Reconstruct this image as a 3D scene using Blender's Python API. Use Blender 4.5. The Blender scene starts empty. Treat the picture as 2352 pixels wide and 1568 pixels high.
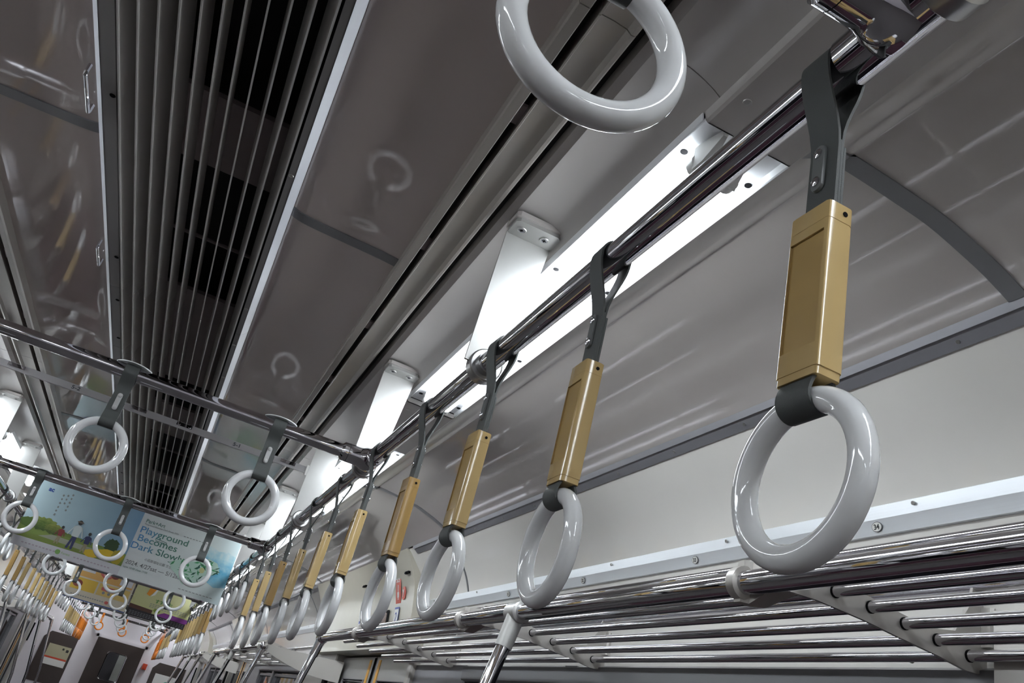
import bpy, math, random
from mathutils import Vector, Matrix
random.seed(7)
SC = bpy.context.scene
COL = SC.collection
PI = math.pi

# ------------------------------------------------------------------ camera, world, exposure
cam_d = bpy.data.cameras.new('camera'); cam = bpy.data.objects.new('camera', cam_d); COL.objects.link(cam)
cam_d.sensor_width = 36.0; cam_d.lens = 1927.8 / 2352 * 36.0; cam_d.clip_start = 0.01
M = Matrix(((0.88761395, -0.37837585, -0.26262749), (-0.39418948, -0.32912949, -0.85807251), (0.23823547, 0.86516212, -0.4412917)))
cam.matrix_world = Matrix.Translation((0.233, 0, 1.48)) @ M.to_4x4()
SC.camera = cam
W = bpy.data.worlds.new('night'); SC.world = W; W.use_nodes = True
W.node_tree.nodes['Background'].inputs[0].default_value = (0.010, 0.011, 0.016, 1)
W.node_tree.nodes['Background'].inputs[1].default_value = 1.0
SC.view_settings.view_transform = 'Standard'; SC.view_settings.look = 'None'
SC.view_settings.exposure = 0.0; SC.view_settings.gamma = 1.0
TUBE_POWER = 16.5

# ------------------------------------------------------------------ materials
MATS = {}
def mat(name, col, rough=0.5, metal=0.0, spec=0.5, coat=0.0, noise=0.0, nscale=30.0, bump=0.0, bscale=200.0, rvar=0.0, emit=None, estr=0.0, stretch=None):
    if name in MATS: return MATS[name]
    m = bpy.data.materials.new(name); m.use_nodes = True; nt = m.node_tree; b = nt.nodes['Principled BSDF']
    b.inputs['Base Color'].default_value = (*col, 1); b.inputs['Roughness'].default_value = rough
    b.inputs['Metallic'].default_value = metal; b.inputs['Specular IOR Level'].default_value = spec
    b.inputs['Coat Weight'].default_value = coat; b.inputs['Coat Roughness'].default_value = 0.05
    if emit:
        b.inputs['Emission Color'].default_value = (*emit, 1); b.inputs['Emission Strength'].default_value = estr
    if noise or bump or rvar:
        tc = nt.nodes.new('ShaderNodeTexCoord'); mp = nt.nodes.new('ShaderNodeMapping')
        nt.links.new(tc.outputs['Object'], mp.inputs[0])
        if stretch: mp.inputs['Scale'].default_value = stretch
    if noise:
        n = nt.nodes.new('ShaderNodeTexNoise'); n.inputs['Scale'].default_value = nscale; n.inputs['Detail'].default_value = 5
        nt.links.new(mp.outputs[0], n.inputs['Vector'])
        mx = nt.nodes.new('ShaderNodeMix'); mx.data_type = 'RGBA'
        mx.inputs[6].default_value = (*[c * (1 - noise) for c in col], 1); mx.inputs[7].default_value = (*[min(1, c * (1 + noise)) for c in col], 1)
        nt.links.new(n.outputs['Fac'], mx.inputs[0]); nt.links.new(mx.outputs[2], b.inputs['Base Color'])
    if rvar:
        n2 = nt.nodes.new('ShaderNodeTexNoise'); n2.inputs['Scale'].default_value = nscale * 1.7; n2.inputs['Detail'].default_value = 6
        nt.links.new(mp.outputs[0], n2.inputs['Vector'])
        mr = nt.nodes.new('ShaderNodeMapRange'); mr.inputs['To Min'].default_value = max(0.02, rough - rvar); mr.inputs['To Max'].default_value = rough + rvar
        nt.links.new(n2.outputs['Fac'], mr.inputs['Value']); nt.links.new(mr.outputs[0], b.inputs['Roughness'])
    if bump:
        n3 = nt.nodes.new('ShaderNodeTexNoise'); n3.inputs['Scale'].default_value = bscale; n3.inputs['Detail'].default_value = 3
        nt.links.new(mp.outputs[0], n3.inputs['Vector'])
        bp = nt.nodes.new('ShaderNodeBump'); bp.inputs['Strength'].default_value = bump; bp.inputs['Distance'].default_value = 0.002
        nt.links.new(n3.outputs['Fac'], bp.inputs['Height']); nt.links.new(bp.outputs[0], b.inputs['Normal'])
    MATS[name] = m; return m
CEIL = mat('ceiling laminate', (0.52, 0.455, 0.425), 0.045, spec=0.6, coat=0.4, noise=0.05, nscale=4, rvar=0.02, bump=0.014, bscale=6)
BAND = mat('lamp band paint', (0.50, 0.475, 0.455), 0.22, noise=0.04, nscale=5, rvar=0.05)
WALLP = mat('wall laminate', (0.72, 0.70, 0.66), 0.08, coat=0.2, noise=0.05, nscale=5, rvar=0.03, bump=0.03, bscale=12)
COVE = mat('cove laminate', (0.54, 0.505, 0.48), 0.045, spec=0.6, coat=0.4, noise=0.05, nscale=4, rvar=0.02, bump=0.08, bscale=6)
STRIPM = mat('joint strip grey', (0.20, 0.20, 0.21), 0.38, noise=0.05, nscale=20)
ALU = mat('brushed aluminium', (0.74, 0.77, 0.80), 0.36, metal=0.7, noise=0.05, nscale=25, stretch=(1, 0.02, 1), bump=0.05, bscale=300)
ALUD = mat('dull aluminium', (0.30, 0.30, 0.32), 0.42, metal=0.6, noise=0.06, nscale=20)
ALUW = mat('satin aluminium bracket', (0.52, 0.52, 0.505), 0.40, metal=0.6, noise=0.04, nscale=50, bump=0.04, bscale=600)
CHROME = mat('polished steel', (0.62, 0.61, 0.64), 0.035, metal=1.0)
COLLAR = mat('satin steel collar', (0.45, 0.45, 0.45), 0.28, metal=0.9)
REFL = mat('lamp reflector enamel', (0.86, 0.88, 0.90), 0.30)
SOCK = mat('lamp socket plastic', (0.70, 0.70, 0.68), 0.35)
BLACK = mat('black rubber', (0.006, 0.006, 0.007), 0.8, spec=0.1)
DUCT = mat('duct interior', (0.012, 0.011, 0.012), 0.8)
DUCTP = mat('duct plate', (0.34, 0.29, 0.29), 0.6, noise=0.1, nscale=12)
GRILL = mat('grille anodised', (0.62, 0.60, 0.58), 0.42, metal=0.15, noise=0.08, nscale=15, stretch=(1, 0.1, 1))
GFRAME = mat('grille frame', (0.26, 0.25, 0.25), 0.45, metal=0.2, noise=0.06, nscale=15)
WSTRIP = mat('white edge strip', (0.85, 0.88, 0.95), 0.30)
DIFF = mat('diffuser metal', (0.40, 0.37, 0.34), 0.24, metal=0.3, noise=0.06, nscale=10, rvar=0.06, stretch=(1, 0.2, 1))
RINGM = mat('ring plastic', (0.80, 0.81, 0.82), 0.06, coat=0.3, noise=0.03, nscale=80)
BELT = mat('belt vinyl', (0.075, 0.082, 0.080), 0.50, bump=0.25, bscale=1500)
BUCK = mat('buckle plate grey', (0.17, 0.18, 0.18), 0.35)
BUCKL = mat('buckle plate light', (0.50, 0.50, 0.50), 0.35)
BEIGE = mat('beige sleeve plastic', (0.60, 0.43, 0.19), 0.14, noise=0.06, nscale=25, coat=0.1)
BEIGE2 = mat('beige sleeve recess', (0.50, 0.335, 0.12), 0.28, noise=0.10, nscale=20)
BEIGED = mat('aged sleeve plastic', (0.42, 0.26, 0.09), 0.25, noise=0.08, nscale=20)
ORANGE = mat('orange plastic', (0.85, 0.25, 0.02), 0.35)
RACKW = mat('rack bracket casting', (0.50, 0.48, 0.45), 0.35, metal=0.35, noise=0.05, nscale=30)
HEADER = mat('door header laminate', (0.58, 0.555, 0.47), 0.22, noise=0.05, nscale=8, coat=0.1)
WINBOX = mat('blind box grey', (0.20, 0.20, 0.21), 0.35, metal=0.3)
GLASSD = mat('night window glass', (0.008, 0.008, 0.012), 0.03, spec=0.6)
STEEL = mat('door steel', (0.42, 0.42, 0.42), 0.28, metal=0.6, noise=0.04, nscale=10)
YELL = mat('warning stripe orange', (0.85, 0.42, 0.02), 0.35)
FLOORM = mat('floor lino', (0.085, 0.075, 0.075), 0.45, noise=0.25, nscale=60)
SEATM = mat('seat moquette', (0.06, 0.022, 0.035), 0.9, noise=0.3, nscale=120)
LOWW = mat('lower wall panel', (0.45, 0.43, 0.40), 0.3)
BROWN = mat('end door brown', (0.055, 0.040, 0.036), 0.35, noise=0.1, nscale=10)
ENDW = mat('end wall white', (0.84, 0.80, 0.84), 0.35, noise=0.03, nscale=6)
SCREW = mat('screw steel', (0.45, 0.44, 0.42), 0.3, metal=0.9)
def flat(name, col, rough=0.45): return mat('print ' + name, col, rough)

# ------------------------------------------------------------------ mesh building
class MB:
    def __init__(s): s.v = []; s.f = []; s.m = []; s.mi = 0
    def add(s, vs, fs):
        o = len(s.v); s.v += [tuple(v) for v in vs]; s.f += [tuple(i + o for i in f) for f in fs]; s.m += [s.mi] * len(fs); return s
    def box(s, x0, x1, y0, y1, z0, z1):
        x0, x1 = sorted((x0, x1)); y0, y1 = sorted((y0, y1)); z0, z1 = sorted((z0, z1))
        return s.add([(x0, y0, z0), (x1, y0, z0), (x1, y1, z0), (x0, y1, z0), (x0, y0, z1), (x1, y0, z1), (x1, y1, z1), (x0, y1, z1)],
              [(0, 3, 2, 1), (4, 5, 6, 7), (0, 1, 5, 4), (1, 2, 6, 5), (2, 3, 7, 6), (3, 0, 4, 7)])
    def cbox(s, x0, x1, y0, y1, z0, z1, c=0.003, axis='z'):
        # chamfered prism with its corners cut, along axis
        def oct_(a0, a1, b0, b1): return [(a0 + c, b0), (a1 - c, b0), (a1, b0 + c), (a1, b1 - c), (a1 - c, b1), (a0 + c, b1), (a0, b1 - c), (a0, b0 + c)]
        if axis == 'z': P = oct_(x0, x1, y0, y1); f = lambda p, t: (p[0], p[1], t); t0, t1 = z0, z1
        elif axis == 'y': P = oct_(z0, z1, x0, x1); f = lambda p, t: (p[1], t, p[0]); t0, t1 = y0, y1
        else: P = oct_(y0, y1, z0, z1); f = lambda p, t: (t, p[0], p[1]); t0, t1 = x0, x1
        n = 8
        return s.add([f(p, t0) for p in P] + [f(p, t1) for p in P], [tuple(reversed(range(n))), tuple(range(n, 2 * n))] + [(i, (i + 1) % n, n + (i + 1) % n, n + i) for i in range(n)])
    def prism(s, poly, y0, y1):            # polygon in (X,Z), extruded along Y
        n = len(poly); A = sum(poly[i][0] * poly[(i + 1) % n][1] - poly[(i + 1) % n][0] * poly[i][1] for i in range(n))
        if A < 0: poly = poly[::-1]
        vs = [(p[0], y0, p[1]) for p in poly] + [(p[0], y1, p[1]) for p in poly]
        return s.add(vs, [tuple(range(n)), tuple(reversed(range(n, 2 * n)))] + [(i, n + i, n + (i + 1) % n, (i + 1) % n) for i in range(n)])
    def sheet(s, prof, y0, y1, th=0.003, up=True):   # bent sheet, thickness added upward or outward; quads only
        n = len(prof); off = []
        for i in range(n):
            a = prof[max(i - 1, 0)]; b = prof[min(i + 1, n - 1)]; dx, dz = b[0] - a[0], b[1] - a[1]; l = math.hypot(dx, dz) or 1
            nx, nz = -dz / l, dx / l
            if (nz < 0 if up is True else False): nx, nz = -nx, -nz
            if up == 'out' and nx < 0: nx, nz = -nx, -nz
            off.append((prof[i][0] + nx * th, prof[i][1] + nz * th))
        vs = [(p[0], y, p[1]) for y in (y0, y1) for p in prof] + [(p[0], y, p[1]) for y in (y0, y1) for p in off]
        A = lambda k, i: k * n + i          # k: 0 front y0, 1 front y1, 2 back y0, 3 back y1
        fs = []
        for i in range(n - 1):
            fs += [(A(0, i), A(0, i + 1), A(1, i + 1), A(1, i)), (A(2, i), A(3, i), A(3, i + 1), A(2, i + 1)),
                   (A(0, i), A(2, i), A(2, i + 1), A(0, i + 1)), (A(1, i), A(1, i + 1), A(3, i + 1), A(3, i))]
        fs += [(A(0, 0), A(1, 0), A(3, 0), A(2, 0)), (A(0, n - 1), A(2, n - 1), A(3, n - 1), A(1, n - 1))]
        return s.add(vs, fs)
    def tube(s, pts, r, n=16, caps=True):
        pts = [Vector(p) for p in pts]; rs = r if isinstance(r, (list, tuple)) else [r] * len(pts)
        vs = []; u = None
        for i, p in enumerate(pts):
            t = (pts[min(i + 1, len(pts) - 1)] - pts[max(i - 1, 0)]).normalized()
            if u is None: u = t.orthogonal().normalized()
            u = (u - t * u.dot(t)).normalized(); w = t.cross(u)
            vs += [p + (u * math.cos(2 * PI * k / n) + w * math.sin(2 * PI * k / n)) * rs[i] for k in range(n)]
        fs = []
        for i in range(len(pts) - 1):
            fs += [(i * n + k, i * n + (k + 1) % n, (i + 1) * n + (k + 1) % n, (i + 1) * n + k) for k in range(n)]
        if caps: fs += [tuple(reversed(range(n))), tuple(range((len(pts) - 1) * n, len(pts) * n))]
        return s.add(vs, fs)
    def torus(s, c, R, r, N=56, n=16, plane='yz', a0=0):
        vs = []; fs = []
        for i in range(N):
            a = 2 * PI * i / N; ca, sa = math.cos(a), math.sin(a)
            for k in range(n):
                b = 2 * PI * k / n; q = R + r * math.cos(b); h = r * math.sin(b)
                vs.append((c[0] + h, c[1] + q * ca, c[2] + q * sa) if plane == 'yz' else (c[0] + q * ca, c[1] - h, c[2] + q * sa) if plane == 'xz' else (c[0] + q * ca, c[1] + q * sa, c[2] + h))
        for i in range(N):
            for k in range(n):
                fs.append((i * n + k, ((i + 1) % N) * n + k, ((i + 1) % N) * n + (k + 1) % n, i * n + (k + 1) % n))
        return s.add(vs, fs)
    def disc(s, c, r, axis, h=0.002, n=20, ry=None):
        ax = Vector(axis).normalized(); u = ax.orthogonal().normalized(); w = ax.cross(u); c = Vector(c); ry = ry or r
        vs = [c + (u * math.cos(2 * PI * k / n) * r + w * math.sin(2 * PI * k / n) * ry) for k in range(n)]
        vs += [v + ax * h for v in vs]
        return s.add(vs, [tuple(reversed(range(n))), tuple(range(n, 2 * n))] + [(k, (k + 1) % n, n + (k + 1) % n, n + k) for k in range(n)])
    def ribbon(s, path, y0, y1, th):       # closed-section belt: path in (X,Z), width along Y, thickness th centred
        n = len(path); L = []; Rr = []
        for i in range(n):
            a = path[max(i - 1, 0)]; b = path[min(i + 1, n - 1)]; dx, dz = b[0] - a[0], b[1] - a[1]; l = math.hypot(dx, dz) or 1
            nx, nz = -dz / l * th / 2, dx / l * th / 2
            L.append((path[i][0] + nx, path[i][1] + nz)); Rr.append((path[i][0] - nx, path[i][1] - nz))
        vs = []
        for i in range(n): vs += [(L[i][0], y0, L[i][1]), (L[i][0], y1, L[i][1]), (Rr[i][0], y1, Rr[i][1]), (Rr[i][0], y0, Rr[i][1])]
        fs = [(0, 1, 2, 3), (4 * n - 1, 4 * n - 2, 4 * n - 3, 4 * n - 4)]
        for i in range(n - 1):
            for k in range(4): fs.append((4 * i + k, 4 * i + 4 + k, 4 * i + 4 + (k + 1) % 4, 4 * i + (k + 1) % 4))
        return s.add(vs, fs)
    def mesh(s, name, mats, side=1, loc=(0, 0, 0), smooth=True, ang=35):
        vs = [(v[0] * side - loc[0], v[1] - loc[1], v[2] - loc[2]) for v in s.v]
        fs = s.f if side > 0 else [tuple(reversed(f)) for f in s.f]
        me = bpy.data.meshes.new(name); me.from_pydata(vs, [], fs)
        if not isinstance(mats, (list, tuple)): mats = [mats]
        for m in mats: me.materials.append(m)
        if len(mats) > 1:
            for p, i in zip(me.polygons, s.m): p.material_index = i
        me.validate(); me.update()
        import bmesh
        bm = bmesh.new(); bm.from_mesh(me); bmesh.ops.recalc_face_normals(bm, faces=bm.faces); bm.to_mesh(me); bm.free()
        if smooth:
            me.polygons.foreach_set('use_smooth', [True] * len(me.polygons)); me.set_sharp_from_angle(angle=math.radians(ang))
        return me
    def build(s, name, mats, parent=None, side=1, loc=None, smooth=True, ang=35):
        pl = (0, 0, 0)
        if loc is None: loc = (0, 0, 0)
        if parent is not None:
            p = parent; t = Vector((0, 0, 0))
            while p: t += p.location; p = p.parent
            pl = t
        me = s.mesh(name, mats, side, (loc[0] + 0, loc[1], loc[2]) if parent is None else tuple(pl), smooth, ang)
        o = bpy.data.objects.new(name, me); COL.objects.link(o)
        if parent is None: o.location = loc
        else: o.parent = parent
        return o
def empty(name, loc=(0, 0, 0)):
    o = bpy.data.objects.new(name, None); o.location = loc; o.empty_display_size = 0.05; COL.objects.link(o); return o
def tag(o, label=None, cat=None, group=None, kind=None):
    if label: o['label'] = label
    if cat: o['category'] = cat
    if group: o['group'] = group
    if kind: o['kind'] = kind
    return o
def thing(name, label, cat, loc=(0, 0, 0), group=None): return tag(empty(name, loc), label, cat, group)
def struct(o, label=None): o['kind'] = 'structure'; (label and o.__setitem__('label', label)); return o
ORD = ['first', 'second', 'third', 'fourth', 'fifth', 'sixth', 'seventh', 'eighth', 'ninth', 'tenth', 'eleventh', 'twelfth', 'thirteenth', 'fourteenth', 'fifteenth', 'sixteenth', 'seventeenth', 'eighteenth', 'nineteenth', 'twentieth']
def ordn(i):
    if i < 20: return ORD[i]
    t = {2: 'twenty', 3: 'thirty', 4: 'forty', 5: 'fifty'}[(i + 1) // 10]
    return t + '-' + ORD[(i % 10)] if (i + 1) % 10 else {2: 'twentieth', 3: 'thirtieth', 4: 'fortieth', 5: 'fiftieth'}[(i + 1) // 10]
SIDE = {1: 'right', -1: 'left'}
def text(name, body, size, material, parent, frame, origin, gap=0.0004, align='LEFT', shear=0.0, bold=0.0, xs=1.0):
    # frame: 3x3 with columns (right, up, normal) ; text laid flat at origin
    cu = bpy.data.curves.new(name, 'FONT'); cu.body = body; cu.size = size; cu.align_x = align; cu.extrude = 0.0002; cu.offset = bold; cu.shear = shear; cu.resolution_u = 3
    t = bpy.data.objects.new('tmp', cu); COL.objects.link(t); bpy.context.view_layer.update()
    me = bpy.data.meshes.new_from_object(t.evaluated_get(bpy.context.evaluated_depsgraph_get())); bpy.data.objects.remove(t)
    me.name = name; me.materials.clear(); me.materials.append(material)
    r, u, n = [Vector(c) for c in frame]; O = Vector(origin) + n * gap
    p = parent; tr = Vector((0, 0, 0))
    while p: tr += p.location; p = p.parent
    for v in me.vertices: v.co = O + r * v.co.x * xs + u * v.co.y + n * v.co.z - tr
    o = bpy.data.objects.new(name, me); COL.objects.link(o); o.parent = parent; return o
def spline(pts, k=4):
    out = []
    P = [pts[0]] + list(pts) + [pts[-1]]
    for i in range(1, len(P) - 2):
        for j in range(k):
            t = j / k; a, b, c, d = P[i - 1], P[i], P[i + 1], P[i + 2]
            out.append(tuple(0.5 * (2 * b[q] + (c[q] - a[q]) * t + (2 * a[q] - 5 * b[q] + 4 * c[q] - d[q]) * t * t + (3 * b[q] - a[q] - 3 * c[q] + d[q]) * t ** 3) for q in (0, 1)))
    out.append(tuple(pts[-1])); return out

Y0, Y1 = -3.0, 16.0                      # ends of the built car
CXX = 0.233; CZ = 1.48
def P(*xz): return [(x + CXX, z + CZ) for x, z in xz]      # camera-relative pairs to car coordinates
cuts = lambda a, start, pitch: [a] + [start + pitch * k for k in range(-4, 12) if a + .1 < start + pitch * k < Y1 - .1] + [Y1]

# ------------------------------------------------------------------ shell: roof, floor, lower walls
def shell():
    roof = MB().box(-1.46, 1.46, Y0, Y1, 2.60, 2.66).build('ceiling', DUCT); struct(roof, 'curved glossy ceiling of the carriage')
    fl = MB().box(-1.46, 1.46, Y0, Y1, -0.05, 0.0).build('floor', FLOORM); struct(fl, 'grey brown floor of the carriage')
    return roof, fl
ROOF, FLOOR = shell()

SEATZ = [(-3.0, -1.30), (0.35, 3.69), (5.75, 9.10), (10.95, 14.3), ]     # bays between the doors
DOORZ = [(-1.30, 0.35), (3.69, 5.75), (9.10, 10.95), (14.3, 16.0)]
ceil_prof = spline(P((-0.0495, .874), (-0.030, .8685), (0.0, .8655), (0.05, .8640), (0.10, .8630), (0.15, .8615), (.1845, .8590)), 4)
band_prof = spline(P((.299, .826), (.33, .8265), (.36, .821), (.385, .811), (.399, .802)), 4)
cove_prof = spline(P((.540, .800), (.562, .812), (.595, .815), (.635, .813), (.703, .806), (.763, .798), (.819, .782), (.868, .765), (.9165, .742)), 3)
wall_prof = spline(P((.926, .742), (.985, .680), (1.035, .620), (1.066, .560), (1.080, .505), (1.100, .42), (1.118, .285)), 4)

for s in (1, -1):
    sd = SIDE[s]
    # ceiling panels beside the middle grille
    c = cuts(Y0, 1.545, 2.385)
    for a, b in zip(c[:-1], c[1:]):
        MB().sheet(ceil_prof, a + .015, b - .015, .004).build('panel', CEIL, ROOF, s)
    for a in c[1:-1]:
        MB().sheet([(p[0], p[1] - .0025) for p in ceil_prof], a - .0165, a + .0165, .006).build('joint_strip', STRIPM, ROOF, s)
    c = cuts(Y0, .71, 2.44)
    for a, b in zip(c[:-1], c[1:]):
        MB().sheet(band_prof, a + .0008, b - .0008, .004).build('panel', BAND, ROOF, s)
    # side wall
    wall = MB().box(1.40, 1.46, Y0, Y1, 0, 2.6).build('wall_' + sd, LOWW, None, s); struct(wall, 'cream laminate side wall on the %s' % sd)
    for a, b in zip(c[:-1], c[1:]):
        MB().sheet(cove_prof, a + .012, b - .012, .004, 'out').build('panel', COVE, wall, s)
    for a in c[1:-1]:
        MB().sheet([(p[0] - .0008, p[1] - .0020) for p in cove_prof], a - .0145, a + .0145, .006, 'out').build('joint_strip', STRIPM, wall, s)
    for (a, b) in SEATZ:
        w = MB().sheet(wall_prof, max(a, Y0), b, .006, 'out').build('panel', WALLP, wall, s)
        if a > -1:
            for k in ((.71, 3.165) if a < 1 else (a + .36, a + 2.8)):
                MB().sheet([(p[0] - .0030, p[1]) for p in wall_prof[:14]], k - .0055, k + .0055, .003, 'out').build('joint_strip', WINBOX, wall, s)
        # strip of wall between window header and lower panels, and lower wall
        MB().box(1.345, 1.40, a, b, 0.45, 0.86).build('lower_panel', LOWW, wall, s)
        MB().cbox(1.318, 1.346, a, a + .55, 1.60, 1.845, .004).build('pillar_cover', RACKW, wall, s) if a > -1 else None
        lp = [a, a + .50, (a + b) / 2 + .18, (a + b) / 2 + .26, b - .62, b] if a > -1 else [a, a + .2, b - .2, b]
        for q in range(0, len(lp), 2):
            MB().cbox(1.335, 1.40, lp[q], lp[q + 1], 0.86, 1.770, .006).build('pillar', ALUD if q != 2 else WINBOX, wall, s)

# ------------------------------------------------------------------ middle air grille
fins_mesh = {}
for mi, (a, b) in enumerate([(-3.0, -2.56), (-2.56, -.16), (-.16, .32), (.32, 2.255), (2.255, 2.745), (2.745, 4.66), (4.66, 5.15), (5.15, 7.07), (7.07, 7.56), (7.56, 9.47), (9.47, 9.96), (9.96, 11.9), (11.9, 12.38), (12.38, 14.3), (14.3, 14.8), (14.8, 16.0)]):
    if b < -.5: continue
    g = thing('ceiling_grille', '%s section from the camera of the dark finned air grille in the ceiling, %s module' % (ordn(mi - 2), 'long' if b - a > 1 else 'short'), 'air vent', (0, a, 2.33), 'sections of the middle ceiling grille')
    for s in (1, -1):
        o = 0 if s > 0 else .0125
        fr = MB().sheet([(.1565, 2.330), (.1692 + o, 2.330)], a + .0008, b - .0008, .003)
        fr.sheet([(.1565, 2.330), (.1560, 2.345)], a + .0008, b - .0008, .002, 'out')
        fr.build('frame', GFRAME, g, s)
        MB().prism([(.1700 + o, 2.3295), (.1845 + o, 2.3450), (.1845 + o, 2.352), (.1705 + o, 2.338)], a + .001, b - .001).build('edge_strip', WSTRIP, g, s)
        ys = [a + .09, b - .09] if b - a < 1 else [a + .18, (a + b) / 2 + .1, b - .19]
        for y in ys:
            f = MB().torus((.1625, y, 2.3295), .0042, .0012, 14, 6, 'xy').disc((.1625, y, 2.3288), .0036, (0, 0, 1), .002, 10).build('screw', SCREW if s > 0 else BLACK, g, s)
    for i in range(-5, 6):
        x = i * .0302; t = -x * 3.1
        dz = .046; d = math.hypot(1, t)
        x2, z2 = x + t / d * dz, 2.3275 + dz / d
        nx, nz = (1 / d * .0011, -t / d * .0011)
        m = MB().prism([(x - nx, 2.3275 - nz), (x + nx, 2.3275 + nz), (x2 + nx, z2 + nz), (x2 - nx, z2 - nz)], a + .001, b - .001)
        m.prism([(x - .0014, 2.3266), (x + .0014, 2.3266), (x + .0012, 2.3284), (x - .0012, 2.3284)], a + .001, b - .001)
        m.build('fin', GRILL, g, 1, smooth=False)
    plates = [p for p in [(1.40, 1.65, 0), (1.985, 2.0, 1), (2.33, 3.18, 0), (3.55, 4.05, 0), (4.35, 4.37, 1), (4.97, 5.25, 0), (5.5, 5.52, 1), (6.1, 8.3, 0), (8.6, 9.2, 0), (9.6, 12.0, 0), (12.4, 13.0, 0), (13.4, 15.8, 0)]]
    for (p0, p1, kind) in plates:
        q0, q1 = max(p0, a), min(p1, b)
        if q1 - q0 < .01: continue
        (MB().box(-.125, .125, q0, q1, 2.43, 2.44) if not kind else MB().tube([(-.13, p0, 2.43), (.13, p0, 2.43)], .005, 8)).build('back_plate' if not kind else 'cross_bar', DUCTP, g)
duct = MB()
duct.box(-.165, -.160, Y0, Y1, 2.345, 2.55); duct.box(.160, .165, Y0, Y1, 2.345, 2.55); duct.box(-.165, .165, Y0, Y1, 2.55, 2.56)
duct.build('duct', DUCT, ROOF)

# ------------------------------------------------------------------ double-slot air diffusers
X = lambda v: v + CXX
for s in (1, -1):
    c = cuts(Y0, .71, 2.44)
    for k, (a, b) in enumerate(zip(c[:-1], c[1:])):
        if b < -.5: continue
        t = thing('slot_diffuser', '%s length from the camera of the double black air slot along the %s ceiling' % (ordn(k - 1), SIDE[s]), 'air vent', (s * .48, a, 2.31), 'double slot air diffusers')
        a += .0008; b -= .0008
        MB().prism(P((.184, .834), (.186, .829), (.200, .8285), (.2015, .830), (.2015, .864), (.184, .864)), a, b).build('inner_rail', DIFF, t, s, ang=20)
        MB().prism(P((.2135, .860), (.2135, .8275), (.2160, .8275), (.2175, .8300), (.235, .8305), (.254, .8285), (.2605, .8230), (.2655, .8235), (.2680, .826), (.2680, .860), (.2655, .860), (.2655, .834), (.216, .836), (.216, .860)), a, b).build('centre_plate', DIFF, t, s, ang=20)
        MB().prism(P((.286, .860), (.286, .832), (.299, .826), (.3005, .829), (.289, .836), (.289, .860)), a, b).build('outer_rail', BAND, t, s, ang=20)
        n = int((b - a) / .45)
        for j in range(n):
            y = a + .22 + j * .45
            MB().box(X(.201), X(.214), y, y + .045, 2.322, 2.327).build('slot_spacer', DUCTP, t, s)
    MB().prism(P((.197, .86), (.29, .86), (.29, .93), (.197, .93)), Y0, Y1).build('duct', DUCT, ROOF, s)

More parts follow.
